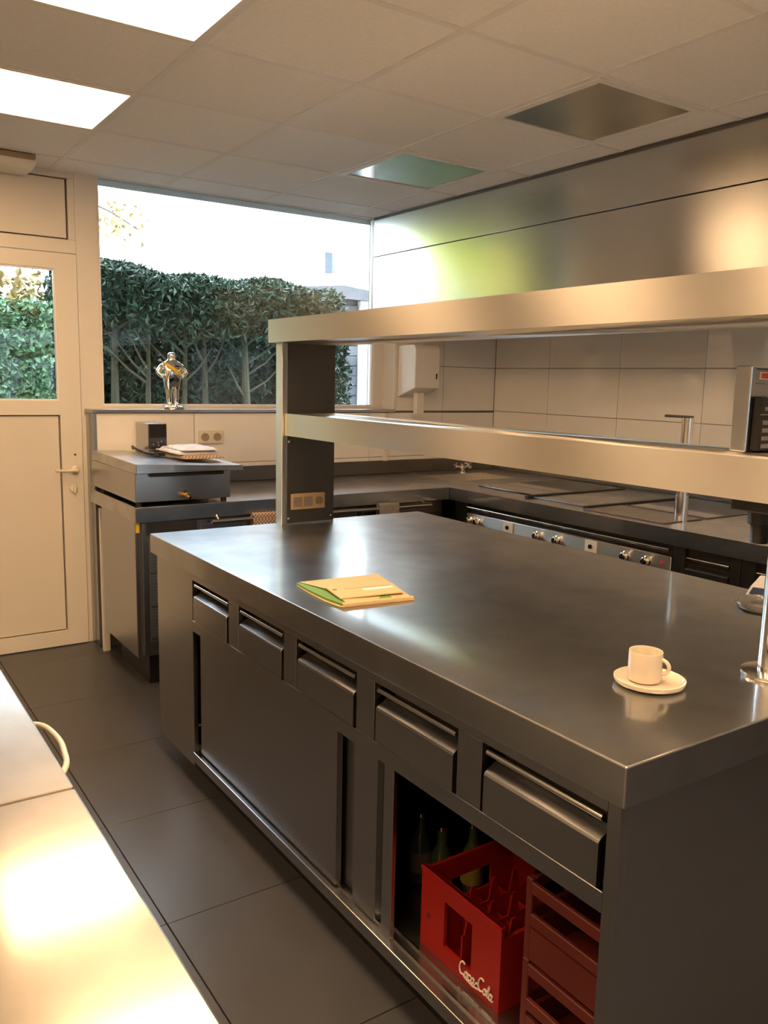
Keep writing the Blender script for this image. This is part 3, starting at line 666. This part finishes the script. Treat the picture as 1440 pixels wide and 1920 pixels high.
tl2 = cloth(1.485, 1.70, 3.95, 4.30, 1.1065, 1.124, seed=4).build('checked_towel', 'towel_check'); tag(tl2, 'checked brown towel folded below the white cloth on the lid', 'towel')

# wall socket
def socket(x0, label):
    t = thing('wall_socket', label, 'socket', (x0 + .075, YW - .009, 1.13))
    B(x0, x0 + .150, YW - .020, YW - .0085, 1.128, 1.204).build('cover_plate', 'ivory_plastic', t, bevel=.003)
    for k in (0, 1):
        cxx = x0 + .0375 + k * .075
        r = MB().lathe([(.024, 0), (.024, .003), (.020, .003), (.019, .0005), (.0, .0005)], (cxx, YW - .020, 1.166), 24, axis='y', dirv=-1).build('socket_well', 'socket_ivory', t)
        MB().lathe([(.003, 0), (.003, .012)], (cxx, YW - .020, 1.174), 8, axis='y', dirv=-1).build('earth_pin', 'rod', r)
socket(1.815, 'double ivory wall socket on the tiles below the window')

# statuette: plain chrome figure
stt = thing('chrome_statuette', 'smooth chrome figure with yellow sash standing on the window sill', 'statuette', (1.69, 4.672, 1.324))
sx0, sy0, sz0 = 1.69, 4.672, 1.324
MB().lathe([(.060, 0), (.062, .004), (.060, .016), (.052, .020)], (sx0 + .005, sy0, sz0), 28).build('base_disc', 'chrome', stt)
bme = bpy.data.meshes.new('figure_body')
J = [(0, 0, .175, .040), (0, 0, .215, .052), (0, 0, .245, .045), (0, 0, .275, .020), (0, -.002, .300, .027), (0, 0, .322, .022),
     (-.022, 0, .13, .025), (-.020, 0, .08, .019), (-.016, 0, .030, .014), (-.018, -.025, .026, .011),
     (.022, 0, .13, .025), (.022, 0, .08, .019), (.024, 0, .030, .014), (.030, -.025, .026, .011),
     (-.052, 0, .245, .020), (-.088, -.004, .205, .016), (-.050, -.020, .178, .014),
     (.052, 0, .245, .020), (.088, -.004, .205, .016), (.050, -.020, .178, .014)]
E_ = [(0, 1), (1, 2), (2, 3), (3, 4), (4, 5), (0, 6), (6, 7), (7, 8), (8, 9), (0, 10), (10, 11), (11, 12), (12, 13), (2, 14), (14, 15), (15, 16), (2, 17), (17, 18), (18, 19)]
bme.from_pydata([(a, b, c) for a, b, c, r in J], E_, [])
fig = bpy.data.objects.new('figure_body', bme); C.objects.link(fig); place(fig, (sx0, sy0, sz0), stt)
sk_ = fig.modifiers.new('skin', 'SKIN'); sk_.use_smooth_shade = True
for i, (a, b, c, r) in enumerate(J): bme.skin_vertices[0].data[i].radius = (r, r)
bme.skin_vertices[0].data[0].use_root = True
sb = fig.modifiers.new('sub', 'SUBSURF'); sb.levels = 2; sb.render_levels = 2
bme.materials.append(MATS['chrome'])
# sash ring round the torso, tilted
sp = []
for i in range(25):
    a = 2 * PI * i / 24; sp.append(Vector((.051 * math.cos(a), .049 * math.sin(a), .222 - .035 * math.cos(a))))
sm = MB(); n = 24
for i in range(n):
    p, q = sp[i], sp[i + 1]
    for (pp) in (p,): pass
vs = []
for i in range(n):
    p = sp[i]; rr = Vector((p.x, p.y, 0)).normalized()
    for (dr_, dz) in ((0, -.010), (.004, -.010), (.004, .010), (0, .010)): vs.append((sx0 + p.x + rr.x * dr_, sy0 + p.y + rr.y * dr_, sz0 + p.z + dz))
fs = []
for i in range(n):
    j = (i + 1) % n
    for k in range(4): fs.append((i * 4 + k, i * 4 + (k + 1) % 4, j * 4 + (k + 1) % 4, j * 4 + k))
sm.add(vs, fs).build('sash', 'yellow', stt)

# paper towel dispenser
pd = thing('paper_towel_dispenser', 'white paper towel dispenser on the tiled wall right of the window', 'dispenser', (3.42, YW - .1, 1.40))
px0, px1, py0, py1 = 3.175, 3.385, YW - .21, YW - .0085
MB().prism([(py1, 1.405), (py1, 1.745), (py0 + .02, 1.745), (py0, 1.72), (py0, 1.47)], 'x', px0 + .03, px1 + .02).build('housing', 'white_plastic', pd, bevel=.006)
B(px1 - .012, px1 - .002, py0 - .002, py0 + .001, 1.53, 1.565).build('lock_slot', 'black_plastic', pd)
B(px0 + .10, px1 - .05, YW - .14, YW - .10, 1.30, 1.44).build('paper_sheet', 'paper', pd, bevel=.004)

# ------------------------------------------------------------------ counter along the right wall
rt = MB(); hx0, hx1, hy0, hy1 = 3.27, 3.77, 4.04, 4.37
rt.box(3.06, XR - .012, .3, hy0, .828, .9); rt.box(3.06, XR - .012, hy1, YW - .012, .828, .9); rt.box(3.06, hx0, hy0, hy1, .828, .9); rt.box(hx1, XR - .012, hy0, hy1, .828, .9)
rto = rt.build('range_worktop', 'steel_top'); tag(rto, 'long steel worktop with hobs along the tiled right wall', 'worktop')
bs2 = MB().box(XR - .024, XR - .009, .3, YW - .026, .901, .985).build('backsplash', 'steel_panel', bevel=.002); tag(bs2, 'low steel backsplash strip along the right wall behind the hobs', 'backsplash')
sn = thing('corner_sink', 'small steel hand sink set in the counter corner', 'sink', (3.52, 4.2, .74))
sb_ = MB(); t_ = .004
sb_.box(hx0, hx1, hy0, hy1, .745, .75); sb_.box(hx0, hx0 + t_, hy0, hy1, .75, .903); sb_.box(hx1 - t_, hx1, hy0, hy1, .75, .903); sb_.box(hx0 + t_, hx1 - t_, hy0, hy0 + t_, .75, .903); sb_.box(hx0 + t_, hx1 - t_, hy1 - t_, hy1, .75, .903)
sb_.build('basin', 'steel_bright', sn)
MB().lathe([(.022, 0), (.022, .002), (.012, .003)], (3.52, 4.2, .75), 18).build('drain', 'chrome', sn)
fa = thing('sink_tap', 'chrome tap with cross handles behind the corner sink', 'tap', (3.66, 4.44, .9))
MB().lathe([(.024, 0), (.024, .006), (.014, .010), (.013, .05), (.016, .055), (.010, .062)], (3.66, 4.44, .9), 20).build('tap_body', 'chrome', fa)
MB().tube([(3.66, 4.44, .94), (3.65, 4.40, .965), (3.64, 4.36, .965), (3.635, 4.33, .945)], .009, 12).build('spout', 'chrome', fa)
for s in (-1, 1):
    hm = MB(); bx_ = 3.66 + s * .06
    hm.tube([(3.66, 4.44, .935), (bx_, 4.44, .945)], .008, 10)
    for k in range(4):
        a = k * PI / 2 + .4; hm.tube([(bx_, 4.44, .948), (bx_ + .004 * s, 4.44 + .022 * math.cos(a), .948 + .022 * math.sin(a))], .005, 8)
    hm.build('cross_handle', 'chrome', fa)
# hobs
def hob(x0, x1, y0, y1, m, label, zt=.906):
    o = B(x0, x1, y0, y1, .9003, zt).build('hob_plate', m, bevel=.002, seg=1); tag(o, label, 'hob', 'hobs on the right counter'); return o
hob(3.26, 3.98, 3.34, 3.80, 'black_glass', 'black glass hob nearest the corner sink')
hob(3.20, 3.98, 2.90, 3.27, 'steel_top', 'bright steel griddle plate between the two black bars')
hob(3.44, 3.98, 2.36, 2.84, 'grey_glass', 'grey glass hob beside the tall steel tap column')
hob(3.13, 3.41, 2.36, 2.84, 'brown_plate', 'dull brown plate in front of the grey glass hob')
for y, lb in ((3.285, 'thin black bar on the counter beside the black glass hob'), (2.862, 'thin black bar on the counter beside the grey glass hob')):
    o = B(3.16, 3.95, y - .014, y + .014, .9003, .914).build('hob_divider', 'black_plastic', bevel=.003); tag(o, lb, 'divider bar', 'black hob dividers')
# tap column
tcn = thing('water_column', 'tall steel swivel water column standing behind the island shelf', 'tap', (3.275, 2.385, .9))
MB().tube([(3.275, 2.385, .9), (3.275, 2.385, 1.02)], .030, 20).build('lower_sleeve', 'rod', tcn)
MB().tube([(3.275, 2.385, 1.02), (3.275, 2.385, 1.375)], .026, 20).build('column', 'rod', tcn)
MB().tube([(3.275, 2.36, 1.379), (3.275, 2.51, 1.379)], .006, 10).build('swivel_arm', 'steel_dark', tcn)
# range unit
rg = thing('cooking_range', 'steel cooking range with control knobs facing the island', 'range', (3.55, 3.0, 0))
B(3.125, XR - .03, 2.275, 3.74, .10, .826).build('body', 'steel_inner', rg)
B(3.09, 3.125, 3.695, 3.80, .10, .826).build('corner_post', 'steel_dark', rg)
fpn = B(3.085, 3.125, 2.278, 3.69, .665, .768).build('control_fascia', 'steel_bright', rg, bevel=.002, seg=1)
B(3.088, 3.125, 2.278, 3.69, .12, .655).build('oven_front', 'steel_panel', rg, bevel=.002, seg=1)
MB().tube([(3.082, 2.29, .800), (3.082, 3.68, .800)], .007, 10).build('towel_bar', 'rod', rg)
for y in (3.655, 3.585, 3.105, 2.965, 2.527, 2.405):
    k = MB().lathe([(.024, 0), (.024, .006), (.019, .010), (.018, .028), (.014, .031)], (3.085, y, .728), 20, axis='x', dirv=-1).build('knob', 'chrome', fpn)
    B(3.050, 3.056, y - .003, y + .003, .714, .744).build('pointer', 'black_plastic', k)
for y in (3.335, 2.74):
    pl = B(3.079, 3.085, y - .038, y + .038, .690, .766).build('switch_plate', 'white_plastic', fpn, bevel=.002, seg=1)
    MB().lathe([(.011, 0), (.011, .006)], (3.079, y, .735), 14, axis='x', dirv=-1).build('switch_button', 'black_plastic', pl)
MB().lathe([(.010, 0), (.009, .005)], (3.085, 2.325, .735), 14, axis='x', dirv=-1).build('pilot_lamp', 'red', fpn)
# drawer units
def drawer_unit(y0, y1, label):
    t = thing('drawer_cabinet', label, 'cabinet', (3.55, (y0 + y1) / 2, 0), 'drawer units along the right wall')
    B(3.11, XR - .03, y0, y1, .10, .826).build('body', 'steel_inner', t)
    for (a, b) in ((y0, y0 + .045), (y1 - .06, y1)): B(3.085, 3.11, a, b, .10, .826).build('stile', 'steel_dark', t, bevel=.001, seg=1)
    for q, (za, zb_) in enumerate(((.655, .80), (.40, .64), (.13, .385))):
        d = MB().prism([(3.082, za), (3.11, za), (3.128, zb_ - .045), (3.086, zb_ - .065), (3.082, zb_ - .07)], 'y', y0 + .050, y1 - .066).build('drawer', 'steel_dark', t)
        MB().tube([(3.092, y0 + .052, zb_ - .022), (3.092, y1 - .068, zb_ - .022)], .007, 10).build('pull_rod', 'rod', d)
    B(3.17, XR - .1, y0 + .02, y1 - .02, 0, .10).build('plinth', 'black_plastic', t)
drawer_unit(1.945, 2.27, 'steel drawer unit right beside the knob panel of the range')
drawer_unit(1.62, 1.94, 'steel drawer unit behind the blue and white packet')
drawer_unit(.31, 1.615, 'wide steel drawer unit at the near end of the right counter')

# ------------------------------------------------------------------ near work tables (lower left)
def work_table(y0, y1, label):
    t = thing('work_table', label, 'table', (-.2, (y0 + y1) / 2, 0), 'steel work tables at the lower left')
    B(-.55, .28, y0, y1, .855, .9).build('tabletop', 'steel_table', t, bevel=.003)
    for (x, y) in ((-.50, y0 + .05), (.20, y0 + .05), (-.50, y1 - .05), (.20, y1 - .05)):
        B(x - .02, x + .02, y - .02, y + .02, 0, .855).build('leg', 'steel_panel', t, bevel=.002, seg=1)
    B(-.53, .22, y0 + .03, y1 - .03, .25, .28).build('lower_shelf', 'steel_panel', t)
steel_mix('steel_table', (0.40, 0.385, 0.36), 0.12, 0.30, 0.55)
work_table(-1.9, 1.214, 'steel work table filling the lower left corner with bright lamp glare')
work_table(1.218, 2.30, 'steel work table end piece beyond the glare at the left edge')
cbl = MB().tube(spline([(.20, 1.95, .70), (.30, 1.90, .735), (.355, 1.845, .75), (.372, 1.76, .752), (.369, 1.68, .75), (.350, 1.60, .748), (.28, 1.53, .72), (.20, 1.50, .66), (.20, 1.47, .283)]), .0062, 10).build('loop_cable', 'cable_white')
tag(cbl, 'white cable looping out beside the steel work table', 'cable')

# fixture above the door
fx = thing('wall_fixture', 'flat white fixture with brown grille above the door at ceiling', 'fixture', (.70, 4.6, 2.45))
MB().prism([(4.735, 2.50), (4.735, 2.546), (4.50, 2.546), (4.47, 2.54), (4.50, 2.510), (4.56, 2.50)], 'x', .42, .965).build('housing', 'white_plastic', fx, bevel=.005)
B(.42, .955, 4.455, 4.48, 2.524, 2.546).build('grille', 'lens_brown', fx, bevel=.002)

# ------------------------------------------------------------------ outside
struct(B(-40, 45, -40, 60, -.35, -.122).build('ground', 'ground', smooth=False))
gw = B(-5, 10, -7.2, -7.0, -.122, 3.4).build('sky_block_wall', 'sky_block_pale'); tag(gw, 'unseen pale wall added behind the viewer to block the sky', 'wall')  # unseen wall added to dim the sky through the rear window
def leaves(n, fn, size, seed, flat=0.0, aspect=.5):
    rnd = random.Random(seed); vs = []; fs = []
    for i in range(n):
        p = fn(rnd)
        if p is None: continue
        s = size * rnd.uniform(.6, 1.3)
        d = Vector((rnd.gauss(0, 1), rnd.gauss(0, 1) - flat, rnd.gauss(0, 1) - .3)).normalized()
        u = d.cross(Vector((rnd.gauss(0, 1), rnd.gauss(0, 1), rnd.gauss(0, 1)))).normalized() * s * aspect
        p = Vector(p); k = len(vs)
        nrm = d.cross(u).normalized() * s * .15
        vs += [tuple(p - d * s * .5), tuple(p + u * .5 + nrm), tuple(p + d * s * .5), tuple(p - u * .5 + nrm)]
        fs += [(k, k + 1, k + 2), (k, k + 2, k + 3)]
    m = MB(); m.v = vs; m.f = fs; return m
hg = thing('yew_hedge', 'dark green hedge with bare trunks outside the big window', 'hedge', (3.0, 7.2, -.12))
def top_h(x): return 2.40 - .025 * (x - 2) + .02 * math.sin(x * 4.1) + .02 * math.sin(x * 9.3 + 1)
def f_top(r):
    x = r.uniform(1.66, 4.35); y = r.uniform(6.55, 7.7); hh = top_h(x) - .25 * ((y - 7.1) / .55) ** 2 * .5 - max(0, x - 4.05) * .9
    z = hh - abs(r.gauss(0, .20))
    if x / y > .600 + r.uniform(-.01, .01): return None
    if z < 1.55: z = r.uniform(1.75, hh)
    return (x, y, z)
def f_low(r):
    x = r.uniform(1.66, 4.35); y = r.uniform(7.0, 7.9); z = r.uniform(.6, 2.0)
    if x / y > .598: return None
    if math.sin(x * 7) * math.sin(z * 8 + x * 3) < -.1: return None
    return (x, y, z)
def f_back(r):
    return (r.uniform(1.70, 4.80), r.uniform(7.9, 8.4), r.uniform(-.1, 2.1))
m = leaves(26000, f_top, .075, 1, aspect=.35); mm = leaves(5000, f_low, .075, 2, aspect=.35); m.add(mm.v, mm.f)
mm = leaves(16000, f_back, .19, 3, aspect=.75); m.add(mm.v, mm.f)
mm = leaves(900, lambda r: (r.uniform(4.05, 4.22), r.uniform(6.8, 7.1), r.uniform(1.0, 2.1)), .08, 31, aspect=.4); m.add(mm.v, mm.f)
ho = m.build('foliage', 'leaf_dark', hg, normals=False, smooth=False); ho['kind'] = 'stuff'
rnd = random.Random(5)
for x in (2.03, 2.28, 2.62, 2.90, 3.22, 3.55, 3.85):
    y = rnd.uniform(6.85, 7.15); r0 = rnd.uniform(.022, .045); tm = MB(); lean = rnd.uniform(-.08, .08)
    tm.tube([(x, y, -.12), (x + lean * .3, y, .6), (x + lean * .7, y + .02, 1.3), (x + lean, y + .03, 2.0)], [r0 * 1.2, r0, r0 * .9, r0 * .5], 8)
    for k in range(5):
        z = rnd.uniform(1.3, 1.95); dx = rnd.choice((-1, 1)) * rnd.uniform(.15, .4)
        tm.tube([(x + lean * .8, y + .02, z), (x + lean * .8 + dx * .5, y - .03, z + .12), (x + lean * .8 + dx, y - .05, z + .30)], [.012, .009, .004], 6)
    tm.build('trunk', 'bark', hg)
h2 = thing('laurel_hedge', 'pale green leafy hedge seen through the door glass', 'hedge', (-.5, 7.1, -.12))
def f_l(r):
    x = r.uniform(-2.6, 1.52); y = 6.75 + abs(r.gauss(0, .12)) + .12 * math.sin(x * 5) * math.sin(x * 2.2); z = r.uniform(-.1, 2.05)
    return (x, y, z)
m = leaves(42000, f_l, .052, 11, aspect=.6); mm = leaves(12000, lambda r: (r.uniform(-2.6, 1.52), r.uniform(7.0, 7.4), r.uniform(-.1, 2.0)), .19, 13, aspect=.8); m.add(mm.v, mm.f)
lo = m.build('foliage', 'leaf_light', h2, normals=False, smooth=False); lo['kind'] = 'stuff'
m = leaves(5000, lambda r: (r.uniform(-2.6, 1.5), r.uniform(6.8, 7.5), 1.95 + abs(r.gauss(0, .14))), .08, 12, aspect=.6)
lo = m.build('autumn_leaves', 'leaf_autumn', h2, normals=False, smooth=False); lo['kind'] = 'stuff'
for x in (-2.2, -1.4, -.6, .2, .9, 1.4): MB().tube([(x, 7.1, -.12), (x + .03, 7.1, .9), (x, 7.12, 1.9)], [.04, .035, .02], 8).build('trunk', 'bark', h2)
bmw = B(-2.6, 1.42, 7.55, 7.63, 2.26, 2.36).build('garden_beam', 'render_white', bevel=.004); tag(bmw, 'white horizontal garden beam above the pale hedge', 'beam')
for x in (-2.5, 1.36): pass
# sunlit yellow-green tree left of the window (seen in the hood's reflection)
tr = thing('yellow_tree', 'sunlit yellow green tree mirrored in the steel hood', 'tree', (-2.4, 9.6, -.12))
def f_t(r):
    while True:
        p = (r.uniform(-1, 1), r.uniform(-1, 1), r.uniform(-1, 1)); q = p[0] ** 2 + p[1] ** 2 + p[2] ** 2
        if .35 < q < 1: break
    return (-2.4 + p[0] * 1.5, 9.6 + p[1] * 1.5, 3.3 + p[2] * 2.0)
m = leaves(16000, f_t, .16, 21, aspect=.6); lo = m.build('foliage', 'leaf_yellow', tr, normals=False, smooth=False); lo['kind'] = 'stuff'
tm = MB().tube([(-2.4, 9.6, -.12), (-2.35, 9.6, 1.5), (-2.4, 9.6, 3.2), (-2.3, 9.6, 4.8)], [.16, .13, .10, .04], 10)
for (dx, dy, z) in ((.7, .3, 2.8), (-.8, .2, 3.1), (.3, -.6, 3.3), (-.4, .7, 3.4)): tm.tube([(-2.4, 9.6, z - .6), (-2.4 + dx, 9.6 + dy, z + .8)], [.06, .02], 8)
tm.build('trunk', 'bark', tr)
bt = thing('slender_tree', 'thin leafy branch against the bright sky beside the window frame', 'tree', (1.35, 9.0, -.12))
tm = MB().tube(spline([(1.35, 9.0, -.12), (1.38, 9.0, 1.2), (1.36, 9.0, 2.6), (1.45, 9.0, 3.9)]), .045, 8); tm.build('trunk', 'bark', bt)
MB().tube(spline([(1.37, 9.0, 2.75), (1.9, 9.0, 3.12), (2.45, 9.02, 3.22), (2.92, 9.0, 3.02)]), [.018 - .0006 * k for k in range(19)], 6).build('branch', 'bark', bt)
m = leaves(170, lambda r: (r.uniform(2.1, 2.98), 9.0 + r.gauss(0, .12), 3.10 + r.gauss(0, .10)), .075, 41, aspect=.6); m.build('leaves', 'leaf_autumn', bt, normals=False, smooth=False)['kind'] = 'stuff'
# neighbouring shed with grey siding and white corner post
sd = thing('garden_shed', 'grey boarded shed with white corner post behind the hedge end', 'shed', (6.3, 10.6, -.12))
B(5.5, 6.66, 10.3, 12.5, -.12, 2.62).build('wall_core', 'siding', sd)
for k in range(19):
    z = -.1 + k * .14
    B(5.5, 6.46, 10.27, 10.30, z, z + .132).build('board', 'siding', sd, bevel=.004, seg=1)
B(6.46, 6.72, 10.22, 10.40, -.12, 2.62).build('corner_post', 'render_white', sd)
MB().prism([(5.3, 2.62), (6.95, 2.62), (6.95, 2.72), (6.1, 2.80), (5.3, 2.72)], 'y', 10.1, 12.6).build('roof', 'roof_slate', sd)
hs = thing('white_house', 'white rendered house with narrow window far behind the hedge', 'house', (12, 22, -.12))
B(9.0, 22, 22, 30, -.12, 7.5).build('wall', 'render_white', hs)
wn = B(12.55, 13.05, 21.93, 22.0, 4.55, 5.25).build('window', 'render_white', hs)
B(12.60, 12.85, 21.91, 21.93, 4.60, 5.20).build('window_pane', 'far_glass', wn)
B(12.90, 12.93, 21.91, 21.93, 4.60, 5.20).build('mullion', 'far_glass', wn)
MB().prism([(8.5, 7.5), (22.5, 7.5), (15.5, 11.5)], 'y', 21.6, 30.4).build('roof', 'render_white', hs)
